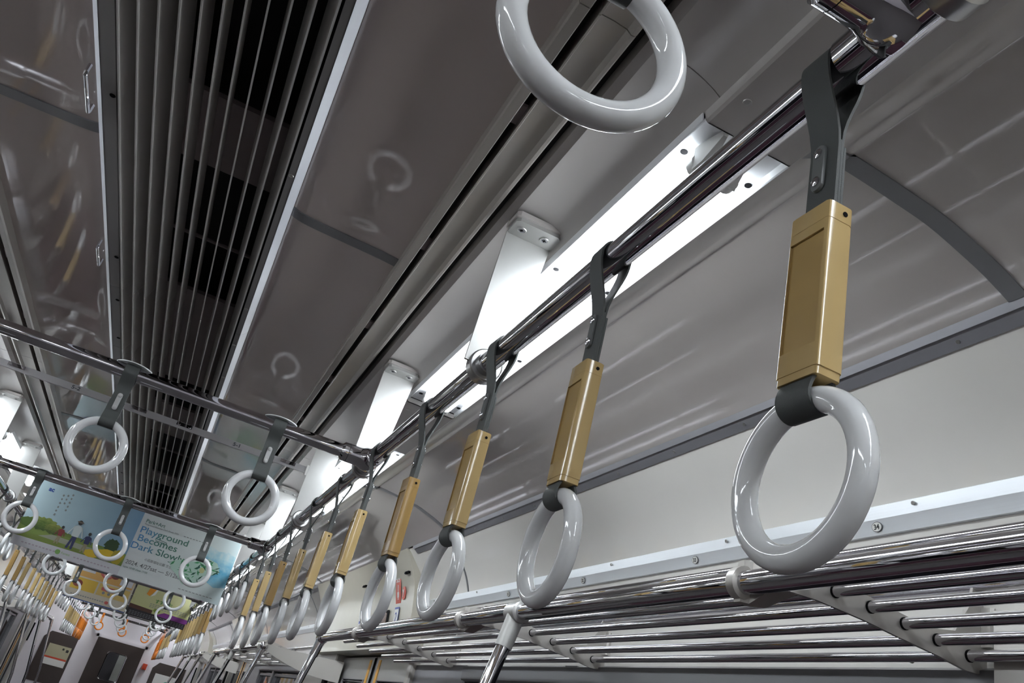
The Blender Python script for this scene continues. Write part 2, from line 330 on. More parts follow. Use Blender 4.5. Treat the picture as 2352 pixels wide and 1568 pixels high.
# ------------------------------------------------------------------ lamp row
TUBE = bpy.data.materials.new('fluorescent tube'); TUBE.use_nodes = True
_b = TUBE.node_tree.nodes['Principled BSDF']; _b.inputs['Base Color'].default_value = (.9, .9, .9, 1)
_b.inputs['Emission Color'].default_value = (0.90, 0.955, 1.0, 1); _b.inputs['Emission Strength'].default_value = TUBE_POWER
LP = 1.80
plate_prof = P((.3965, .803), (.3985, .7910), (.4000, .7898), (.4020, .7906), (.4045, .800), (.440, .800), (.444, .797), (.496, .797), (.500, .800), (.5330, .800), (.5365, .7906), (.5385, .7898), (.5400, .7910), (.5425, .803))
cover_prof = P((.3965, .800), (.400, .788), (.404, .785), (.535, .785), (.539, .788), (.5425, .799))
li = 0
for s in (1, -1):
    for k in range(-2, 9):
        y = .80 + LP * k
        L_ = min(1.0, (15.97 - y) / 1.285)  # last lamp of each row is a short extra, added to brighten the end wall
        if L_ < .4 or y < Y0: continue
        t = thing('fluorescent_lamp', '%s lit white tube lamp from the camera in the %s ceiling row' % (ordn(k + 2), SIDE[s]), 'lamp', (s * .70, y, 2.27), 'fluorescent ceiling lamps')
        MB().sheet(plate_prof, y - .055, y + 1.285 * L_, .002).build('reflector', REFL, t, s, ang=20)
        for cx in (.4385, .4840):
            MB().tube([(X(cx), y + .012, 2.2545), (X(cx), y + 1.193 * L_ - .03 * (L_ < 1), 2.2545)], .0155, 14).build('tube', TUBE, t, s)
            for e, d in ((y + .010, -1), (y + 1.195 * L_ - .03 * (L_ < 1), 1)):
                m = MB().tube([(X(cx), e - d * .004, 2.2545), (X(cx), e + d * .010, 2.2545)], .0162, 14)
                m.add([(X(cx) + q * w, e + d * yy, z) for yy, w, z in ((.008, .0125, 2.2400), (.008, .0135, 2.277), (.024, .0085, 2.2470), (.024, .0125, 2.277), (.060, .0030, 2.2700), (.060, .0050, 2.277)) for q in (-1, 1)], [(0, 1, 3, 2), (0, 4, 5, 1), (4, 8, 9, 5), (1, 5, 7, 3), (5, 9, 11, 7), (0, 2, 6, 4), (4, 6, 10, 8), (8, 10, 11, 9), (2, 3, 7, 6), (6, 7, 11, 10)])
                m.build('socket', SOCK, t, s)
        for cx in (.4190, .5285):
            for j in range(4 if L_ == 1 else 2):
                MB().disc((X(cx), y + .020 + .405 * j, 2.2790), .0055, (0, 0, 1), .0012, 16).build('plug', BLACK, t, s)
        # blank cover to the next lamp
        if L_ < 1: continue
        q0, q1 = y + 1.290, y + 1.74
        cv = MB().sheet(cover_prof, q0, q1, .002).prism(cover_prof, q0, q0 + .002).prism(cover_prof, q1 - .002, q1).build('cover_panel', BAND, None, s)
        cv.location = (0, 0, 0); tag(cv, '%s blank cover from the camera between tube lamps of the %s row' % (ordn(k + 2), SIDE[s]), 'panel', 'blank covers between the lamps')
        for j in (.055, .39):
            MB().torus((X(.42), q0 + j, 2.2650), .0045, .0014, 16, 6, 'xy').disc((X(.42), q0 + j, 2.2642), .004, (0, 0, 1), .002, 12).build('screw', SCREW, cv, s)
    MB().box(X(.39), X(.55), Y0, Y1, 2.30, 2.32).build('lamp_backing', DUCT, ROOF, s)

# ------------------------------------------------------------------ aluminium trims
tn = 0
for s in (1, -1):
    for zi, (a, b) in enumerate(SEATZ):
        a = max(a, Y0); bb = b - .08 if zi else b
        tn += 1
        t = MB().prism(P((.9130, .7480), (.9165, .7500), (.9340, .7330), (.9300, .7290), (.9265, .7330), (.9230, .7300)), a, bb)
        t.prism(P((.9300, .7290), (.9340, .7330), (.9480, .7190), (.9460, .7170)), a, bb)
        t = struct(t.build('trim_%d' % tn, ALUD, None, s, ang=20), 'dull aluminium trim along the top of the %s wall panel' % SIDE[s])
        y = a + .22
        while y < bb - .1:
            MB().disc((X(.9375), y, 2.2045), .0034, (-.7, 0, -.7), .0025, 10).build('screw', SCREW, t, s); y += .257
        tn += 1
        u = MB().prism(P((1.0640, .5520), (1.0655, .5535), (1.0760, .5420), (1.0840, .5030), (1.0735, .5035), (1.0668, .5275), (1.0662, .5290), (1.0684, .5300)), a, b - .02)
        u = struct(u.build('trim_%d' % tn, ALU, None, s, ang=20), 'bright aluminium strip with number plates above the %s luggage rack' % SIDE[s])
        y = 1.028 + (-2.54 if zi == 0 else 0 if zi == 1 else (SEATZ[zi][0] - .35)) - .51 * (1 if zi else 0)
        while y < b - .1:
            if y > a: MB().disc((X(1.0640), y, 2.0245), .0036, (-.95, 0, -.3), .0022, 10).build('screw', SCREW, u, s)
            y += .508
        if zi == 1:
            rt, up, n_ = Vector((0, -s, 0)), Vector((-.27 * s, 0, .963)), Vector((-.963 * s, 0, -.27))
            def ell(c, a, b, h):
                vs = [c + rt * a * math.cos(2 * PI * k / 24) + up * b * math.sin(2 * PI * k / 24) for k in range(24)]; vs += [v + n_ * h for v in vs]
                return MB().add(vs, [tuple(range(24)), tuple(range(24, 48))] + [(k, (k + 1) % 24, 24 + (k + 1) % 24, 24 + k) for k in range(24)])
            for n, py in ((34, 1.108), (33, 1.652), (32, 2.203), (31, 2.75)) if s > 0 else ((3, 1.14), (4, 1.698), (5, 2.264)):
                c0 = Vector((s * X(1.0690), py, 1.48 + .5165))
                b1 = ell(c0, .0115, .0088, .0012).build('number_plate', flat('plate rim', (.10, .10, .10)), u)
                ell(c0 + n_ * .0012, .0103, .0077, .0004).build('plate_face', flat('plate face', (.72, .72, .68)), b1)
                text('plate_number', str(n), .0125, flat('ink', (.03, .03, .03)), b1, (rt, up, n_), c0 + n_ * .0016 - up * .0043, align='CENTER', bold=.0003)

# ------------------------------------------------------------------ windows and blinds boxes
wn = 0
for s in (1, -1):
    for zi, (a, b) in enumerate(SEATZ):
        if a < -1: continue
        mid = (a + b) / 2 + .22
        for (w0, w1) in ((a + .50, mid - .04), (mid + .04, b - .62)):
            wn += 1
            W_ = MB().box(1.372, 1.380, w0, w1, .86, 1.775).build('window_%d' % wn, GLASSD, None, s); struct(W_, 'dark night window on the %s side' % SIDE[s])
            MB().box(1.350, 1.372, w0, w1, 1.680, 1.700).box(1.350, 1.372, w0, w0 + .02, .86, 1.70).box(1.350, 1.372, w1 - .02, w1, .86, 1.70).box(1.350, 1.372, w0, w1, .86, .89).build('window_frame', ALUD, W_, s)
        wn += 1
        B = MB().prism([(1.330, 1.765), (1.348, 1.773), (1.372, 1.773), (1.372, 1.715), (1.337, 1.715), (1.330, 1.722)], a + .47, b - .60).build('trim_%d' % (20 + wn), WINBOX, None, s, ang=20)
        struct(B, 'dark grey blind box over the %s windows' % SIDE[s])
        MB().disc((1.329, 1.05 if zi == 1 else a + .9, 1.778), .004, (-1, 0, 0), .004, 12).build('knob', SCREW, B, s)

# ------------------------------------------------------------------ doors with header boxes
dn = 0
head_prof = spline(P((.905, .757), (.935, .715), (.975, .645), (1.000, .585), (1.015, .50), (1.025, .42), (1.030, .350)), 4)
for s in (1, -1):
    for di, (a, b) in enumerate(DOORZ):
        dn += 1
        p0, p1 = (a + .06, b - .50) if di == 1 else (a + .1, b - .1)
        H = MB().sheet(head_prof, a + .003, b - .003, .006, 'out')
        H.box(X(1.030), 1.40, a, b, 1.825, 1.835)
        H = H.build('trim_%d' % (40 + dn), HEADER, None, s); struct(H, 'cream curved door header on the %s' % SIDE[s])
        MB().prism([(p[0] + .001, p[1]) for p in head_prof] + [(1.40, head_prof[-1][1]), (1.40, 2.2)], a, a + .006).build('end_cap', HEADER, H, s)
        MB().prism([(p[0] + .001, p[1]) for p in head_prof] + [(1.40, head_prof[-1][1]), (1.40, 2.2)], b - .006, b).build('end_cap', HEADER, H, s)
        D = MB().box(1.395, 1.40, p0, p1, 0, 1.82).build('door_%d' % dn, GLASSD, None, s); struct(D, 'steel double sliding door on the %s' % SIDE[s])
        for q0, q1 in ((a, p0), (p1, b)):
            MB().cbox(1.315, 1.40, q0, q1, 0, 1.825, .008).build('door_post', LOWW, D, s)
        MB().cbox(1.296, 1.318, p1 + .03, p1 + .12, 1.42, 1.70, .008).build('black_cover', BLACK, D, s)
        mid = (p0 + p1) / 2
        for q0, q1, e in ((p0 + .005, mid - .008, 1), (mid + .008, p1 - .005, -1)):
            m = MB(); w0, w1 = q0 + .13, q1 - .13
            m.box(1.362, 1.378, q0, q1, 0, .75); m.box(1.362, 1.378, q0, q1, 1.70, 1.815); m.box(1.362, 1.378, q0, w0, .75, 1.70); m.box(1.362, 1.378, w1, q1, .75, 1.70)
            L = m.build('door_leaf', STEEL, D, s)
            MB().box(1.369, 1.372, w0, w1, .75, 1.70).build('pane', GLASSD, L, s)
            m = MB()
            for r in (0, .012):
                pts = [(1.361, w0 + r, .75 + r), (1.361, w1 - r, .75 + r), (1.361, w1 - r, 1.70 - r), (1.361, w0 + r, 1.70 - r), (1.361, w0 + r, .75 + r)]
                m.tube(pts, .006, 6)
            m.build('window_gasket', ALUD, L, s)
            e0 = q1 - .105 if e > 0 else q0 + .065
            MB().box(1.3595, 1.362, e0, e0 + .04, 0.1, 1.80).build('warning_stripe', YELL, L, s)
            e1 = q1 - .008 if e > 0 else q0
            MB().box(1.358, 1.38, e1, e1 + .008, 0, 1.81).build('rubber_edge', BLACK, L, s)

for y, nm in ((3.75, 'nearer'), (4.53, 'farther')):
    o = MB().box(X(.958), X(.968), y - .03, y + .03, 2.128, 2.137).cbox(X(.953), X(.962), y - .012, y + .012, 2.124, 2.133, .002, 'y').build('latch', BLACK, None, 1, loc=(X(.96), y, 2.13))
    tag(o, '%s small black latch along the upper edge of the right door header' % nm, 'latch', 'latches of the door header')
# ------------------------------------------------------------------ stickers on the header
def on_header(z):      # X on header surface for height z
    for (x0, z0), (x1, z1) in zip(head_prof[:-1], head_prof[1:]):
        if z1 <= z <= z0: f = (z - z0) / (z1 - z0); return x0 + (x1 - x0) * f, Vector(((z1 - z0), 0, -(x1 - x0))).normalized()
    return head_prof[-1][0], Vector((-1, 0, 0))
def sticker(name, y, z, w, h, m, label, s=1, cat='sign', r=.004):
    x, n = on_header(z); n = Vector((n.x * s, 0, n.z)); c = Vector((s * x, y, z)) + n * .0045
    rt = Vector((0, -s, 0)); up = n.cross(rt) if s > 0 else n.cross(rt)
    if up.z < 0: up = -up
    vs = []; q = 0
    for (cx, cy, a0) in ((w / 2 - r, h / 2 - r, 0), (-w / 2 + r, h / 2 - r, 90), (-w / 2 + r, -h / 2 + r, 180), (w / 2 - r, -h / 2 + r, 270)):
        for j in range(4):
            a = math.radians(a0 + j * 30); vs.append(c + rt * (cx + r * math.cos(a)) + up * (cy + r * math.sin(a)))
    k = len(vs); m_ = MB().add(vs + [v + n * .0006 for v in vs], [tuple(range(k)), tuple(range(k, 2 * k))] + [(i, (i + 1) % k, k + (i + 1) % k, k + i) for i in range(k)])
    o = m_.build(name, m, None, 1, loc=tuple(c)); 
    if label: tag(o, label, cat)
    return o, (rt, up, n), c + n * .0008
REDP = flat('red', (.62, .07, .03)); WHITEP = flat('white', (.8, .8, .78)); BLUEP = flat('blue', (.03, .06, .35))
o, fr, c = sticker('emergency_sticker', 3.93, 2.078, .084, .132, REDP, 'tall red SOS sticker with a white hand sign on the right door header')
text('lettering', 'SOS', .032, WHITEP, o, fr, c + fr[1] * .034, align='CENTER', bold=.0006)
m = MB()
def quad2(m, c, fr, x0, x1, z0, z1, h=.0006):
    a = [c + fr[0] * x + fr[1] * z for x, z in ((x0, z0), (x1, z0), (x1, z1), (x0, z1))]
    return m.add(a + [v + fr[2] * h for v in a], [(0, 1, 2, 3), (4, 5, 6, 7), (0, 1, 5, 4), (1, 2, 6, 5), (2, 3, 7, 6), (3, 0, 4, 7)])
quad2(m, c, fr, -.004, .004, -.01, .022); quad2(m, c, fr, -.014, .012, -.034, -.01); quad2(m, c, fr, -.005, .005, -.044, -.033)
m.build('hand_sign', WHITEP, o)
x_, n_ = on_header(2.058)
o = MB().disc(Vector((x_, 3.838, 2.058)) + n_ * .004, .030, n_, .001, 24).build('call_button_sticker', REDP, None, 1); tag(o, 'round red sticker beside the tall SOS sticker', 'sign')
text('lettering', 'y', .044, WHITEP, o, fr, Vector((x_, 3.838, 2.053)) + n_ * .0058, align='CENTER', bold=.001)
o, fr, c = sticker('car_number_sign', 3.92, 1.955, .074, .095, BLUEP, 'white sign with blue rim and number 2 under the SOS sticker')
m = MB(); quad2(m, c, fr, -.033, .033, -.043, .038); m.build('sign_face', WHITEP, o)
text('lettering', '2', .07, BLUEP, o, fr, c - fr[1] * .024 + fr[2] * .0006, align='CENTER')
o, fr, c = sticker('display_box', 4.17, 1.955, .24, .085, BLACK, 'small dark brown display window in the right door header beside number 2', cat='display')
m = MB(); quad2(m, c, fr, -.075, .085, -.032, .030); m.build('display_face', flat('display brown', (.16, .05, .02), .2), o)
o, fr, c = sticker('notice_sticker', 4.62, 2.00, .06, .14, WHITEP, 'white notice with blue dots left of the brown display')
m = MB()
for q in (.03, -.01, -.045): quad2(m, c, fr, -.012, .012, q, q + .014)
m.build('print', BLUEP, o)

# ------------------------------------------------------------------ hand rails
RX, RZ, RR = .568, 2.038, .0168
for s in (1, -1):
    t = thing('hand_rail', 'long polished steel strap rail running under the %s lamps' % SIDE[s], 'rail', (s * RX, 0, RZ))
    MB().tube([(RX, Y0, RZ), (RX, Y1, RZ)], RR, 28).build('pipe', CHROME, t, s)
crossY = [.348, 1.95, 3.70, 5.45, 7.20, 9.00, 10.80, 12.60, 14.40]
for i, y in enumerate(crossY):
    t = thing('cross_rail', '%s cross rail from the camera, joining the two long strap rails' % ordn(i), 'rail', (0, y, RZ), 'cross rails')
    MB().tube([(-RX, y, RZ), (RX, y, RZ)], .0158, 24).build('pipe', CHROME, t)
    for s in (1, -1):
        m = MB().tube([(RX, y - .052, RZ), (RX, y - .050, RZ), (RX, y + .050, RZ), (RX, y + .052, RZ)], [.0172, .0215, .0215, .0172], 28)
        m.tube([(RX, y, RZ), (RX - .018, y, RZ), (RX - .024, y, RZ), (RX - .032, y, RZ), (RX - .070, y, RZ), (RX - .075, y, RZ)], [.030, .0275, .0245, .0228, .0224, .0168], 28)
        m.build('tee_joint', CHROME, t, s)
        MB().tube([(RX - .058, y, RZ), (RX - .0590, y, RZ)], .0226, 28).build('joint_seam', BLACK, t, s)
    if i:
        MB().tube([(.005, y, RZ + .016), (.005, y, RZ + .024)], [.007, .003], 10).build('cap_screw', ALU, t)

# brackets from the ceiling band
def bracket(y, s, i):
    t = thing('rail_bracket', '%s satin metal strap bracket from the camera holding the %s strap rail' % (ordn(i), SIDE[s]), 'bracket', (s * RX, y, 2.29), 'brackets of the strap rails')
    x0, x1 = X(.303), X(.387); 
    m = MB()
    # back mounting pad
    m.cbox(x0 - .004, x1 + .004, y - .052, y + .006, 2.292, 2.301, .006)
    m.build('mounting_pad', BAND, t, s)
    m = MB().cbox(x0, x1, y - .046, y + .004, 2.2855, 2.292, .006)
    # plate: width along X, tapering a little to the rail
    a = (x0 + .000, x1 - .000); b = (RX - .036, RX + .030)
    y2 = y + .010
    top = [(a[0], 2.2900), (a[1], 2.2900)]; K = 8
    vs = []; 
    for j in range(K + 1):
        f = j / K; z = 2.289 - f * (2.289 - (RZ)); xa = a[0] + (b[0] - a[0]) * f; xb = a[1] + (b[1] - a[1]) * f; yy = y + .002 + f * .012
        vs += [(xa, yy, z), (xb, yy, z), (xb, yy + .006, z), (xa, yy + .006, z)]
    fs = [(0, 1, 2, 3), (4 * K, 4 * K + 3, 4 * K + 2, 4 * K + 1)]
    for j in range(K):
        for k in range(4): fs.append((4 * j + k, 4 * j + 4 + k, 4 * j + 4 + (k + 1) % 4, 4 * j + (k + 1) % 4))
    m.add(vs, fs); m.build('plate', ALUW, t, s)
    m = MB().tube([(RX, y + .008, RZ), (RX, y + .010, RZ), (RX, y + .028, RZ), (RX, y + .030, RZ)], [.026, .0285, .0285, .026], 28)
    m.tube([(RX, y - .006, RZ), (RX, y + .04, RZ)], [.0185, .0215], 28)
    m.build('collar', COLLAR, t, s)
    for dx in (.018, .062):
        sc = MB().torus((x0 + dx, y - .022, 2.2852), .0072, .0016, 18, 6, 'xy').build('screw', ALUW, t, s)
        MB().disc((x0 + dx, y - .022, 2.2840), .0060, (0, 0, 1), .002, 14).build('screw_head', ALUD, sc, s)
        MB().box(x0 + dx - .0034, x0 + dx + .0034, y - .0229, y - .0211, 2.2834, 2.2842).box(x0 + dx - .0009, x0 + dx + .0009, y - .0254, y - .0186, 2.2834, 2.2842).build('screw_slot', BLACK, sc, s)
for s in (1, -1):
    for i, y in enumerate([.27, 1.175, 1.985, 2.86, 3.72, 4.60, 5.49, 6.36, 7.24, 8.12, 9.04, 9.92, 10.84, 11.7, 12.64, 13.5, 14.44]):
        bracket(y + .014, s, i)

# ------------------------------------------------------------------ straps
def loop_path(r, zc, zj, g, zend, n=14):
    pts = [(-g, zend), (-g, zj - .012), (-g, zj)]
    pts += [(-(g + (r - g) * (.5 - .5 * math.cos(PI * q))), zj + (zc - zj) * q) for q in (.15, .3, .45, .6, .75, .88)]
    pts += [(r * math.cos(PI - PI * k / n), zc + r * math.sin(PI * k / n)) for k in range(n + 1)]
    pts += [((g + (r - g) * (.5 - .5 * math.cos(PI * q))), zj + (zc - zj) * q) for q in (.88, .75, .6, .45, .3, .15)]
    pts += [(g, zj), (g, zj - .012), (g, zend)]
    return pts
def flip(path, z0): return [(x, 2 * z0 - z) for x, z in path]
PART = {}
def pm(key, fn):
    if key not in PART: PART[key] = fn()
    return PART[key]
def part(name, me, parent):
    o = bpy.data.objects.new(name, me); COL.objects.link(o); o.parent = parent; return o
def make_strap(kind, beltm, ringm, covm):
    """origin on the rail axis, belt width along Y"""
    t = empty('hanging_strap'); key = (kind, ringm.name, beltm.name)
    long_ = kind == 'long'; rc = -.352 if long_ else -.172
    zend = -.150 if long_ else -.118
    zj = -.082 if kind != 'cross' else -.040
    r0 = RR + .0022
    m = MB(); m.ribbon(loop_path(r0, 0, zj, .0015, zend), -.0150, .0150, .0024)
    if kind != 'cross': m.ribbon([(.0002, zj + .004), (.0004, zend)], -.0148, .0148, .0020); m.ribbon([(.0042, zj - .002), (.0042, zend + .010)], -.0148, .0148, .0022)
    part('belt', m.mesh('belt', beltm), t)
    # lower loop around the ring
    zt = rc + .0535; g = .0012 if not long_ else .0025
    lp = loop_path(.0112, 0, .030, g, .045 if not long_ else .034, 12)
    lp = [(x, -z) for x, z in loop_path(.0114, 0, -.028, g, -.050 if not long_ else -.034, 12)]
    m = MB().ribbon([(x, z + zt) for x, z in lp], -.0160, .0160, .0024); part('ring_loop', m.mesh('ring_loop', beltm), t)
    if long_:
        cz0, cz1 = -.143, -.286
        m = MB(); hx, hy, c = .0112, .0205, .0030
        def zp(P_, za, zb): n = len(P_); m.add([(p[0], p[1], za) for p in P_] + [(p[0], p[1], zb) for p in P_], [tuple(reversed(range(n))), tuple(range(n, 2 * n))] + [(q, (q + 1) % n, n + (q + 1) % n, n + q) for q in range(n)])
        R8 = [(hx, -hy + c), (hx, hy - c), (hx - .0009, hy - .0009), (hx - c, hy), (-hx + c, hy), (-hx + .0009, hy - .0009), (-hx, hy - c), (-hx, -hy + c), (-hx + .0009, -hy + .0009), (-hx + c, -hy), (hx - c, -hy), (hx - .0009, -hy + .0009)]
        def sc_(k): return [(p[0] * k, p[1] * k) for p in R8]
        zp(sc_(.93), cz0 - .0012, cz0); zp(R8, -.1592, cz0 - .0012); zp(sc_(.985), -.1600, -.1592); zp(R8, -.1680, -.1600); zp(R8, cz1 + .006, -.2620); zp(sc_(.96), cz1, cz1 + .006)
        i_, o_ = hx - .0020, hy - .0040; o2 = hy - .0022
        zp([(hx, -hy + c), (hx, -o_), (i_, -o_), (i_, o2), (hx, o2), (hx, hy - c), (hx - .0009, hy - .0009), (hx - c, hy), (-hx + c, hy), (-hx + .0009, hy - .0009), (-hx, hy - c), (-hx, o2), (-i_, o2), (-i_, -o_), (-hx, -o_), (-hx, -hy + c), (-hx + .0009, -hy + .0009), (-hx + c, -hy), (hx - c, -hy), (hx - .0009, -hy + .0009)], -.2620, -.1680)
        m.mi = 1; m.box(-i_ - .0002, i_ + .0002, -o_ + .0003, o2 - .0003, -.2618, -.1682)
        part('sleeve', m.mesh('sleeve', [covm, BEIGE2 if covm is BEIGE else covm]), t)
        for sy in (-1, 1):
            m = MB().disc((.0035, sy * hy, -.1515), .0021, (0, sy, 0), .0006, 12); part('pin_hole', m.mesh('pin_hole', BLACK), t)
    # buckle plates with rivets
    light = kind == 'cross'
    bz = -.098 if kind != 'cross' else -.070
    for sx in ((-1, 1) if not light else (-1,)):
        xx = sx * (.0030 if sx < 0 else .0056) if not light else -.0032
        w, h = (.0065, .0225) if not light else (.0055, .0200)
        ys = [(w * math.cos(a), (h - w) * (1 if math.sin(a) >= 0 else -1) + w * math.sin(a)) for a in [2 * PI * k / 20 for k in range(20)]]
        oy = .003 if not light else 0
        vs = [(xx, y + oy, bz + z) for y, z in ys] + [(xx + sx * .0026, y * .9 + oy, bz + z * .97) for y, z in ys]
        m = MB().add(vs, [tuple(range(20)), tuple(range(20, 40))] + [(k, (k + 1) % 20, 20 + (k + 1) % 20, 20 + k) for k in range(20)])
        b = part('buckle_plate', m.mesh('buckle_plate', BUCKL if light else BUCK), t)
        for q in (-.0140, .0140):
            m = MB(); c = Vector((xx + sx * .0020, oy, bz + q)); m.tube([c, c + Vector((sx * .0020, 0, 0)), c + Vector((sx * .0032, 0, 0))], [.0044, .0042, .0018], 14)
            part('rivet', m.mesh('rivet', CHROME if not light else BUCKL), b)
    if light:
        m = MB(); vs = []; K = 24
        for h in (0, .0022):
            for k in range(K): a = 2 * PI * k / K; x = .0235 * math.cos(a); vs.append((x * 1.0, .039 * math.sin(a), RR + .0010 + h - 6.0 * (.039 * math.sin(a)) ** 2 * .35 ))
        m.add(vs, [tuple(range(K)), tuple(range(K, 2 * K))] + [(k, (k + 1) % K, K + (k + 1) % K, K + k) for k in range(K)])
        part('saddle_disc', m.mesh('saddle_disc', flat('saddle', (.66, .68, .68), .3)), t)
    m = MB().torus((0, 0, rc), .0535, .0092, 64, 18, 'yz'); part('ring', m.mesh('ring', ringm), t)
    return t
def copy_tree(o, parent=None):
    c = o.copy(); COL.objects.link(c); c.parent = parent
    for ch in [q for q in bpy.data.objects if q.parent == o]: copy_tree(ch, c)
    return c
protos = {}
def kids(o, cache={}):
    if o.name not in cache: cache[o.name] = [q for q in bpy.data.objects if q.parent == o]
    return cache[o.name]
def dup(o, parent=None):
    c = o.copy(); COL.objects.link(c); c.parent = parent
    for ch in kids(o): dup(ch, c)
    return c
def place(kind, var, loc, rz, label, group, tilt=(0, 0)):
    k = (kind, var)
    if k not in protos:
        mats_ = {'white': (BELT, RINGM, BEIGE), 'aged': (BELT, RINGM, BEIGED), 'orange': (ORANGE, ORANGE, ORANGE)}[var]
        o = make_strap(kind, *mats_); protos[k] = o; bpy.context.view_layer.update(); kids(o); [kids(c) for c in kids(o)]
    else: o = dup(protos[k])
    o.location = loc; o.rotation_euler = (tilt[0], tilt[1], rz)
    for q in ('label', 'group', 'category'): 
        if q in o: del o[q]
    tag(o, label, 'strap', group); return o
longY = [.418, .788, 1.125, 1.475, 1.85, 2.21, 2.585, 2.935, 3.28, 3.60]
aged = {3, 7, 15, 16, 23}
for s in (1, -1):
    seq = [('long', y) for y in longY] + [('short', y) for y in (4.07, 4.42, 4.79, 5.14, 5.38)] + [('long', 5.66 + .355 * k) for k in range(10)] + \
          [('short', 9.25 + .34 * k) for k in range(5)] + [('long', 11.0 + .34 * k) for k in range(7)] + [('orange', 13.5 + .34 * k) for k in range(7)]
    for i, (kd, y) in enumerate(seq):
        sd = SIDE[s]; rnd = random.Random(i * 7 + s)
        if kd == 'long':
            lb = '%s strap from the camera on the %s rail, long with %s sleeve' % (ordn(i), sd, 'darker tan' if (i in aged) else 'beige'); gr = 'beige sleeved straps on the %s rail' % sd
            var = 'aged' if i in aged else 'white'
        elif kd == 'short': lb = '%s strap from the camera on the %s rail, short without sleeve by the door' % (ordn(i), sd); gr = 'short straps on the %s rail' % sd; var = 'white'
        else: lb = '%s strap from the camera on the %s rail, all orange near the end wall' % (ordn(i), sd); gr = 'orange straps on the %s rail' % sd; var = 'orange'
        place('long' if kd != 'short' else 'short', var, (s * RX, y, RZ), (rnd.uniform(-.05, .05) if i else .02) + (PI if s < 0 else 0), lb, gr, (0 if i == 0 else rnd.uniform(-.012, .012), rnd.uniform(-.012, .012)))
for i, y in enumerate(crossY):
    for j, x in enumerate((-.339, .0, .339)):
        if i == 0 and j < 2: continue
        nm = ('left', 'middle', 'right')[j]
        var = 'orange' if y > 14 else 'white'
        place('cross', var, (x, y, RZ), PI / 2, '%s of the three short straps on the %s cross rail from the camera, %s' % (nm, ordn(i), 'orange' if var == 'orange' else 'white ring') if i else 'large white strap ring on the nearest cross rail, cut by the top edge', 'short straps on the cross rails', (random.uniform(-.015, .015) if i > 1 else 0, 0))

# ------------------------------------------------------------------ luggage racks and poles
plate = P((.746, .336), (.752, .344), (.785, .348), (.800, .343), (.850, .334), (.920, .326), (1.000, .318), (1.050, .328), (1.078, .372), (1.090, .420), (1.105, .420), (1.112, .35), (1.112, .29), (1.095, .279), (1.070, .278), (1.020, .284), (.95, .289), (.88, .295), (.80, .298), (.755, .296), (.746, .302))
bars = [(.829, .3183), (.892, .3155), (.954, .3105), (1.015, .3050), (1.077, .2995)]
def rack(a, b, s, plates, label, g):
    t = thing('luggage_rack', label, 'luggage rack', (s * X(.9), a, 1.78), g)
    MB().tube([(X(.727), a, CZ + .304), (X(.727), b, CZ + .304)], .0170, 24).build('front_pipe', CHROME, t, s)
    MB().tube([(X(.756), a + .02, CZ + .334), (X(.756), b - .02, CZ + .334)], .0085, 18).build('upper_bar', CHROME, t, s)
    for x, z in bars:
        MB().tube([(X(x), a, CZ + z), (X(x), b, CZ + z)], .0082, 16).build('bar', CHROME, t, s)
    MB().tube([(X(1.092), a + .02, CZ + .405), (X(1.092), b - .02, CZ + .405)], .0075, 16).build('back_bar', CHROME, t, s)
    for y in plates:
        m = MB().prism(plate, y, y + .005)
        B = m.build('bracket', RACKW, t, s, ang=20)
        c_ = MB().tube([(X(.727), y + .058, CZ + .304), (X(.727), y + .060, CZ + .304), (X(.727), y + .076, CZ + .304), (X(.727), y + .078, CZ + .304)], [.020, .0235, .0235, .020], 24)
        pl = [(.722, .076), (.742, .074), (.756, .050), (.768, .003), (.748, .003), (.744, .030), (.734, .058), (.722, .062)]
        pv = [(X(q[0]), y + q[1], CZ + .277 + (.019 if q[1] < .04 else 0)) for q in pl] + [(X(q[0]), y + q[1], CZ + .336) for q in pl]; n9 = len(pl)
        c_.add(pv, [tuple(range(n9)), tuple(reversed(range(n9, 2 * n9)))] + [(q, n9 + q, n9 + (q + 1) % n9, (q + 1) % n9) for q in range(n9)])
        c_.build('collar', RACKW, B, s)
        m = MB()
        for x, z in bars: m.tube([(X(x), y - .003, CZ + z), (X(x), y, CZ + z)], .0089, 16)
        m.build('bar_bush', BLACK, B, s)
        m = MB().cbox(X(1.100), X(1.122), y - .02, y + .035, CZ + .318, CZ + .375, .004).build('wall_mount', RACKW, B, s)
        MB().disc((X(1.100), y + .008, CZ + .347), .0075, (-1, 0, 0), .006, 16).build('bolt', SCREW, B, s)
